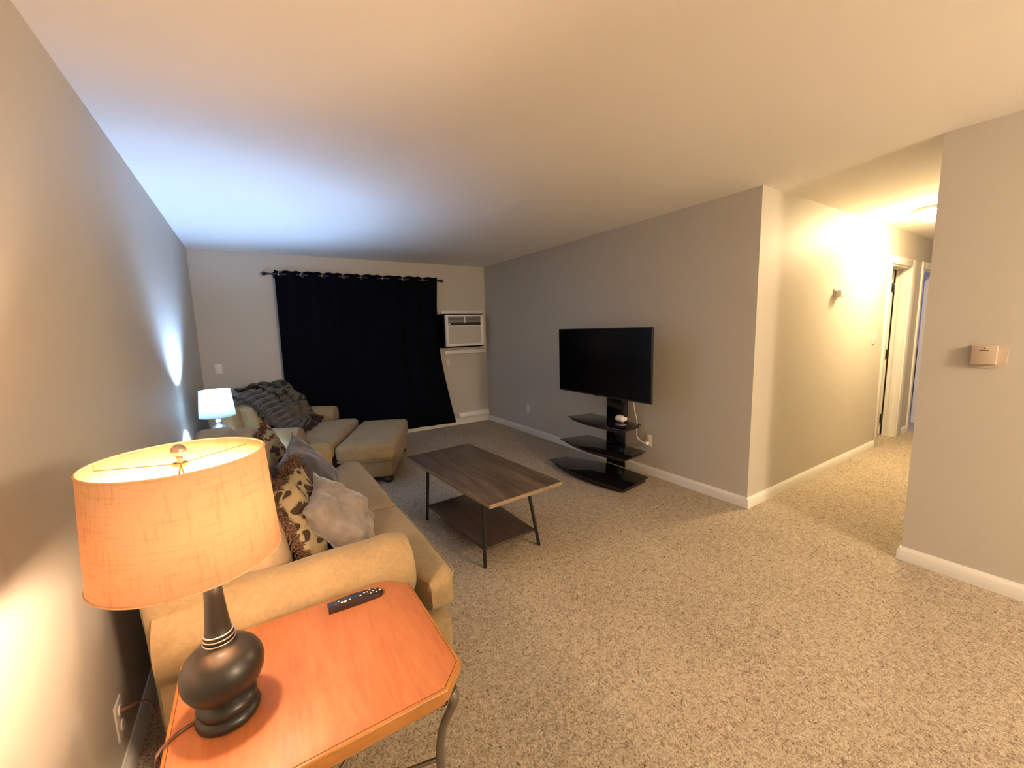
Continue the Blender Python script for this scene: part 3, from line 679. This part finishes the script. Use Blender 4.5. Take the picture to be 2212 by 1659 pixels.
# steel frame: leaning legs, cross rails
feet = [(1.02, 2.955), (1.585, 2.99), (1.555, 2.115), (1.085, 2.085)]
tops = [(1.12, 3.02), (1.475, 3.045), (1.56, 2.20), (1.19, 2.165)]
feet = [(1.045, 2.935), (1.530, 2.975), (1.535, 2.125), (1.102, 2.100)]
tops = [(1.035, 2.83), (1.42, 2.87), (1.405, 2.045), (1.098, 2.085)]
for fp, tp in zip(feet, tops):
    b = bmesh.new(); tube(b, [(*fp, 0), ((fp[0]+tp[0])/2, (fp[1]+tp[1])/2, .22), (*tp, .4400)], .0118, 8); obj('leg', b, M['black'], ct, True)
for i, j in ((0, 1), (2, 3), (1, 2), (3, 0)):
    b = bmesh.new(); tube(b, [(*tops[i], .432), ((tops[i][0]+tops[j][0])/2, (tops[i][1]+tops[j][1])/2, .432), (*tops[j], .432)], .008, 6); obj('rail', b, M['black'], ct, True)
S = [(1.048, 2.90), (1.490, 2.93), (1.492, 2.11), (1.095, 2.085)]
obj('shelf', quadbox(S, .118, .133, .0015), wood('dark_walnut_shelf', (.030, .019, .014), (.055, .036, .027), (.085, .058, .044), st=(14, 1, 14)), ct, True)

# ------------------------------------------------------------------ television and its stand
tvs = thing('television_stand', 'black glass three-shelf television stand with centre column', 'tv stand', (2.95, 2.88, 0))
def shelf(z, yc, hw, xb, depth, bow, t, name):
    # outline: rear narrower, front bowed, corners swept back
    pts = [(xb, yc+hw*.86), (xb, yc-hw*.86)]
    n_ = 16
    pts += [(xb-depth*.93-bow*math.sin(PI*k/n_)*1.0, yc-hw+2*hw*k/n_) for k in range(0, n_+1)]
    b = bmesh.new(); prism(b, pts, z-.008, z, .0015); o = obj(name, b, M['glassblk'], tvs, True)
    pts2 = [(xb-.004, yc+hw*.80), (xb-.004, yc-hw*.80)]+[(xb-depth*.84-bow*math.sin(PI*k/n_), yc-hw*.90+1.80*hw*k/n_) for k in range(0, n_+1)]
    b = bmesh.new(); prism(b, pts2, z-.008-t, z-.0081, .002); obj('shelf_frame', b, M['redwood'], tvs, True)
shelf(.062, 2.865, .525, 3.02, .44, .07, .052, 'base_shelf')
shelf(.285, 2.875, .455, 3.06, .37, .06, .032, 'shelf')
shelf(.520, 2.925, .400, 3.11, .32, .05, .032, 'shelf')
PX0, PX1 = 3.035, 3.085
b = bmesh.new()
for za, zb in ((.0625, .244), (.2855, .479), (.5205, 1.15)): box(b, PX0 - (.0 if za > .5 else .0), PX1 if za > .5 else PX1-.03, 2.725, 2.965, za, zb, .002)
obj('column', b, M['glassblk'], tvs, True)
b = bmesh.new(); lathe(b, [(.018, 0), (.018, .002), (0, .002)], 24); b.transform(Matrix.Translation((PX0-.0005, 2.845, .415)) @ Matrix.Rotation(-PI/2, 4, 'Y')); obj('cable_hole', b, M['pewter'], tvs, True)
for y in (2.75, 2.90): obj('mount_bracket', bx(2.915, PX0-.0005, y, y+.05, 1.02, 1.14), M['black'], tvs, True)
tv = thing('television', 'large flat black television turned off on its stand', 'television', (2.87, 2.885, .79))
TX, ty0, ty1, tz0, tz1 = 2.855, 2.268, 3.502, .787, 1.452
b = bmesh.new(); box(b, TX, TX+.022, ty0, ty1, tz0, tz1, .004); box(b, TX+.022, TX+.058, ty0+.25, ty1-.25, tz0+.10, tz1-.12, .012); obj('housing', b, M['blackpl'], tv, True)
obj('screen', bx(TX-.0015, TX, ty0+.008, ty1-.008, tz0+.014, tz1-.008), M['screen'], tv, True)
obj('sensor_bump', bx(TX-.001, TX+.012, 2.91, 2.95, tz0-.008, tz0), M['blackpl'], tv, True)
pw = thing('power_cord', 'white cord running from the television down to the wall outlet', 'cord', (3.13, 2.70, .34))
b = bmesh.new(); tube(b, catmull([(3.0, 2.70, .95), (3.11, 2.705, .78), (3.155, 2.715, .70), (3.155, 2.70, .62), (3.15, 2.668, .54), (3.15, 2.668, .44), (3.155, 2.665, .37), (3.165, 2.625, .335), (3.172, 2.58, .318)]), .0042, 8); obj('cable', b, M['white'], pw, True)
obj('plug', bx(3.172, XT-.0095, 2.562, 2.592, .303, .333, .004), M['white'], pw, True)
pk = thing('white_device', 'small glossy white rounded device on the top glass shelf', 'device', (3.045, 2.775, .5205))
b = soft(3.0, 3.09, 2.72, 2.83, .5205, .588, .030, 10, crown=.003, wr=0); obj('shell', b, mat('gloss_white', (.78, .75, .71), .12), pk, True, smooth=180)
obj('band', ring_path(rrect(3.009, 3.086, 2.729, 2.821, .535, .032), .0012, 6), M['acgrille'], pk, True, smooth=180)

# ------------------------------------------------------------------ end table
et = thing('end_table', 'orange cherry-veneer end table with clipped corners and curved metal legs', 'end table', (.075, 1.145, 0))
x0, x1, y0, y1, cc, ZT = -.245, .405, .872, 1.428, .066, .57
def octo(d=0, c=cc):
    a0, a1, b0, b1 = x0+d, x1-d, y0+d, y1-d; k = c-d*.41*1.0
    return [(a0+k, b0), (a1-k, b0), (a1, b0+k), (a1, b1-k), (a1-k, b1), (a0+k, b1), (a0, b1-k), (a0, b0+k)]
obj('tabletop', prism(bmesh.new(), octo(.010), ZT-.014, ZT, .0006), M['cherry'], et, True)
obj('groove', prism(bmesh.new(), octo(.008), ZT-.016, ZT-.0035), M['groove'], et, True)
def framering(d_out, d_in, z0_, z1_, bev):
    b = bmesh.new(); A_ = octo(d_out); B_ = octo(d_in)
    prof = [(0, z0_), (0, z1_-bev), (bev*.4, z1_-bev*.35), (bev, z1_), (1, z1_), (1, z0_)]
    R_ = []
    for s, z in prof:
        ring = []
        for (ax, ay), (bx_, by) in zip(A_, B_):
            t = s if s == 1 else s/max(1e-6, (d_in-d_out)); ring.append(b.verts.new((ax+(bx_-ax)*t, ay+(by-ay)*t, z)))
        R_.append(ring)
    for a, c in zip(R_, R_[1:]+[R_[0]]):
        for i in range(8): b.faces.new((a[i], a[(i+1) % 8], c[(i+1) % 8], c[i]))
    return b
obj('edge_moulding', framering(0, .0085, ZT-.030, ZT-.0012, .004), M['cherryedge'], et, True)
obj('apron', framering(.012, .028, ZT-.050, ZT-.030, .002), M['cherryedge'], et, True)
obj('underside', prism(bmesh.new(), octo(.028), ZT-.046, ZT-.017), M['cherryedge'], et, True)
for sx, sy_ in ((1, -1), (1, 1), (-1, -1), (-1, 1)):
    cx_, cy_ = (x0+x1)/2, (y0+y1)/2; X = cx_+sx*((x1-x0)/2-.050); Y = cy_+sy_*((y1-y0)/2-.050)
    dx, dy = -sx*.7, -sy_*.7
    P = [(X-dx*.012, Y-dy*.012, ZT-.0505), (X-dx*.02, Y-dy*.02, ZT-.075), (X-dx*.005, Y-dy*.005, ZT-.115), (X+dx*.018, Y+dy*.018, ZT-.17), (X+dx*.03, Y+dy*.03, ZT-.25), (X+dx*.025, Y+dy*.025, .20), (X-dx*.01, Y-dy*.01, .06), (X-dx*.035, Y-dy*.035, .014)]
    b = bmesh.new(); tube(b, catmull(P, 7), lambda t: .021-.020*min(t, .3)+.0*t, 12, .75); L_ = obj('leg', b, M['pewter'], et, True, smooth=180)
    # scroll at the knee and pad foot
    a_ = [(X+dx*(.022+.018*math.cos(k/20*4.6*PI/2+PI)*(1-k/34)), Y+dy*(.022+.018*math.cos(k/20*4.6*PI/2+PI)*(1-k/34)), ZT-.085+.018*math.sin(k/20*4.6*PI/2+PI)*(1-k/34)) for k in range(21)]
    b = bmesh.new(); tube(b, a_, .0055, 8); obj('scroll', b, M['pewter'], et, True, smooth=180)
    b = bmesh.new(); lathe(b, [(0, 0), (.018, 0), (.022, .006), (.014, .018), (0, .018)], 16, X-dx*.035, Y-dy*.035, 0); obj('foot', b, M['pewter'], et, True)
# curved stretchers crossing under the top
for a, c in (((-1, -1), (1, 1)), ((-1, 1), (1, -1))):
    cx_, cy_ = (x0+x1)/2, (y0+y1)/2; ex, ey = (x1-x0)/2-.075, (y1-y0)/2-.075
    b = bmesh.new(); zo = .0 if a[1] < 0 else .009
    tube(b, catmull([(cx_+a[0]*ex, cy_+a[1]*ey, .30), (cx_+a[0]*ex*.5, cy_+a[1]*ey*.5, .215+zo), (cx_, cy_, .19+zo), (cx_+c[0]*ex*.5, cy_+c[1]*ey*.5, .215+zo), (cx_+c[0]*ex, cy_+c[1]*ey, .30)]), .006, 8); obj('stretcher', b, M['pewter'], et, True, smooth=180)

# ------------------------------------------------------------------ big table lamp
TLX, TLY = -.124, 1.108
tl = thing('table_lamp', 'bronze gourd table lamp with wide linen drum shade on the orange table', 'lamp', (TLX, TLY, ZT))
b = bmesh.new()
lathe(b, [(0, 0), (.056, 0), (.0635, .004), (.066, .012), (.063, .022), (.056, .027), (.058, .034), (.062, .042), (.060, .050), (.050, .058), (.046, .062),
          (.060, .072), (.074, .088), (.0815, .106), (.084, .124), (.081, .142), (.072, .160), (.058, .174), (.042, .184), (.033, .189), (.030, .194)], 64); obj('body', b, M['bronze'], tl, smooth=50)
b = bmesh.new(); lathe(b, [(.030, .1942), (.0285, .20), (.030, .206), (.0275, .212), (.029, .217), (.026, .222), (.0245, .235), (.0215, .27), (.0185, .31), (.017, .335), (.012, .34), (.012, .37), (0, .37)], 40); obj('neck', b, M['bronze'], tl, smooth=50)
for z, r in ((.198, .0315), (.208, .0303), (.218, .0290)):
    obj('silver_ring', ring_path([(r*math.cos(2*PI*i/40), r*math.sin(2*PI*i/40), z) for i in range(40)], .0019, 8), M['silverring'], tl, smooth=180)
SHX = -.026; SHY = 0.0
b = bmesh.new(); lathe(b, [(.013, .3702), (.016, .374), (.016, .41), (0, .41)], 16); obj('socket', b, M['brass'], tl)
b = bmesh.new(); lathe(b, [(0, -.045), (.014, -.04), (.016, -.025), (.028, 0), (.030, .015), (.020, .038), (0, .046)], 24, 0, 0, .457); obj('bulb', b, emit('warm_bulb', WARM, P_WARM), tl)
rb, rt_, zb_, zt_ = .1705, .1575, .408, .644
b = bmesh.new(); lathe(b, [(rb, zb_), (rt_, zt_)], 72, SHX, SHY, cap=False); s1 = obj('shade', b, M['shade'], tl, smooth=60); q = s1.modifiers.new('s', 'SOLIDIFY'); q.thickness = .0018
for r_, z_ in ((rb, zb_+.002), (rt_, zt_-.002)):
    obj('shade_rim', ring_path([(SHX+r_*math.cos(2*PI*i/60), r_*math.sin(2*PI*i/60), z_) for i in range(60)], .0019, 6), M['shade'], tl, smooth=180)
b = bmesh.new(); zs = zt_-.018
for k in range(3):
    a = math.radians(40)+k*2*PI/3
    tube(b, [(SHX+.012*math.cos(a), .012*math.sin(a), zs), (SHX+.10*math.cos(a), .10*math.sin(a), zs), (SHX+(rt_-.002)*math.cos(a), (rt_-.002)*math.sin(a), zs), (SHX+(rt_-.0015)*math.cos(a), (rt_-.0015)*math.sin(a), zt_-.004)], .0013, 6)
lathe(b, [(.014, -.003), (.014, .003)], 20, SHX, SHY, zs); obj('shade_spider', b, M['brass'], tl)
b = bmesh.new()
for sgn in (-1, 1): tube(b, catmull([(0, sgn*.017, .385), (0, sgn*.055, .42), (SHX*.5, sgn*.06, .50), (SHX, sgn*.04, .59), (SHX, sgn*.006, zs-.004)]), .0018, 6)
obj('harp', b, M['brass'], tl)
b = bmesh.new(); lathe(b, [(0, zs+.003), (.006, zs+.003), (.005, zs+.012)]+[(.0145*math.sin(a), zs+.028-.0155*math.cos(a)) for a in np.linspace(.35, PI, 12)], 28, SHX, SHY); obj('finial', b, M['nickel'], tl, smooth=60)
# cord over the table edge
b = bmesh.new()
for off in (0, .0045):
    tube(b, catmull([(-.062, .012+off, .009), (-.075, .012+off, .0032), (-.100, .0+off, .0032), (x0-.004-TLX, -.028+off, .0032), (x0-.012-TLX, -.035+off, -.02), (x0-.015-TLX, -.02+off, -.12), (x0-.02-TLX, .05+off, -.37), (x0-.05-TLX, .25+off, -.55), (x0-.09-TLX, .38+off, -.564)]), .0024, 6)
obj('cord', b, M['cord'], tl)

# ------------------------------------------------------------------ remote control
rm = thing('remote_control', 'black remote control lying on the orange table', 'remote', (.222, 1.362, ZT+.0005), math.radians(-1.5))
n_ = 24; rings = []; b = bmesh.new()
for k in range(n_+1):
    t = k/n_; x = -.088+.176*t; w_ = .0215+.003*math.sin(PI*t); h = .017+.006*math.sin(PI*min(1, t*1.15))
    if t > .86: e_ = (t-.86)/.14; w_ *= math.sqrt(max(.02, 1-e_*e_*.93)); h *= 1-.5*e_*e_
    ring = []
    for a, z in ((-1, .002), (-1, .5), (-.93, .78), (-.7, .93), (-.35, 1), (.35, 1), (.7, .93), (.93, .78), (1, .5), (1, .002)): ring.append(b.verts.new((x, a*w_, z*h)))
    rings.append(ring)
for a, c in zip(rings, rings[1:]):
    for i in range(10): b.faces.new((a[i], a[(i+1) % 10], c[(i+1) % 10], c[i]))
b.faces.new(rings[0][::-1]); b.faces.new(rings[-1]); obj('shell', b, mat('gloss_brown_black', (.022, .014, .013), .18), rm)
def rh(x): t = (x+.088)/.176; return .017+.006*math.sin(PI*min(1, t*1.15))
mb = mat('remote_button', (.10, .09, .085), .15); mw = mat('pale_button', (.6, .55, .48), .2)
for (x, y, r, ml) in [(-.065, -.010, .0034, mb), (-.065, .010, .0034, mb), (-.055, 0, .003, mw), (-.046, -.011, .0038, mw), (-.044, .011, .003, mb), (-.036, -.012, .0052, mw), (-.034, .0, .003, mb), (-.026, .011, .003, mb), (-.022, -.011, .003, mw),
                      (.012, -.010, .0036, mw), (.012, .010, .0036, mb), (.026, 0, .003, mw)]+[(.036+.0095*i, yy, .0027, mw if (i+k) % 2 else mb) for i in range(4) for k, yy in enumerate((-.0105, 0, .0105))]+[(.076, -.006, .0036, mw)]:
    b = bmesh.new(); lathe(b, [(r, 0), (r, .0012), (r*.6, .0020), (0, .0021)], 12, x, y, rh(x)-(.0012 if abs(y) > .009 else .0004)); obj('button', b, ml, rm)

# ------------------------------------------------------------------ dark dresser seen through the second hall door
dr = thing('dresser', 'dark low dresser seen through the second hall doorway', 'dresser', (10.9, 2.48, 0))
obj('carcass', bx(10.5, 11.3, 2.20, 2.80, .06, .86, .006), M['darkfoot'], dr, True)
for z in (.09, .35, .60):
    d_ = obj('drawer', bx(10.485, 10.5, 2.23, 2.77, z, z+.23, .003), M['blackpl'], dr, True)
    b = bmesh.new(); lathe(b, [(.012, 0), (.015, .012), (0, .016)], 12); b.transform(Matrix.Translation((10.485-10.9, 2.5-2.48, z+.115)) @ Matrix.Rotation(-PI/2, 4, 'Y')); obj('knob', b, M['pewter'], d_, False)
for x in (10.53, 11.27):
    for y in (2.23, 2.77): obj('foot', bx(x-.02, x+.02, y-.02, y+.02, 0, .06), M['darkfoot'], dr, True)
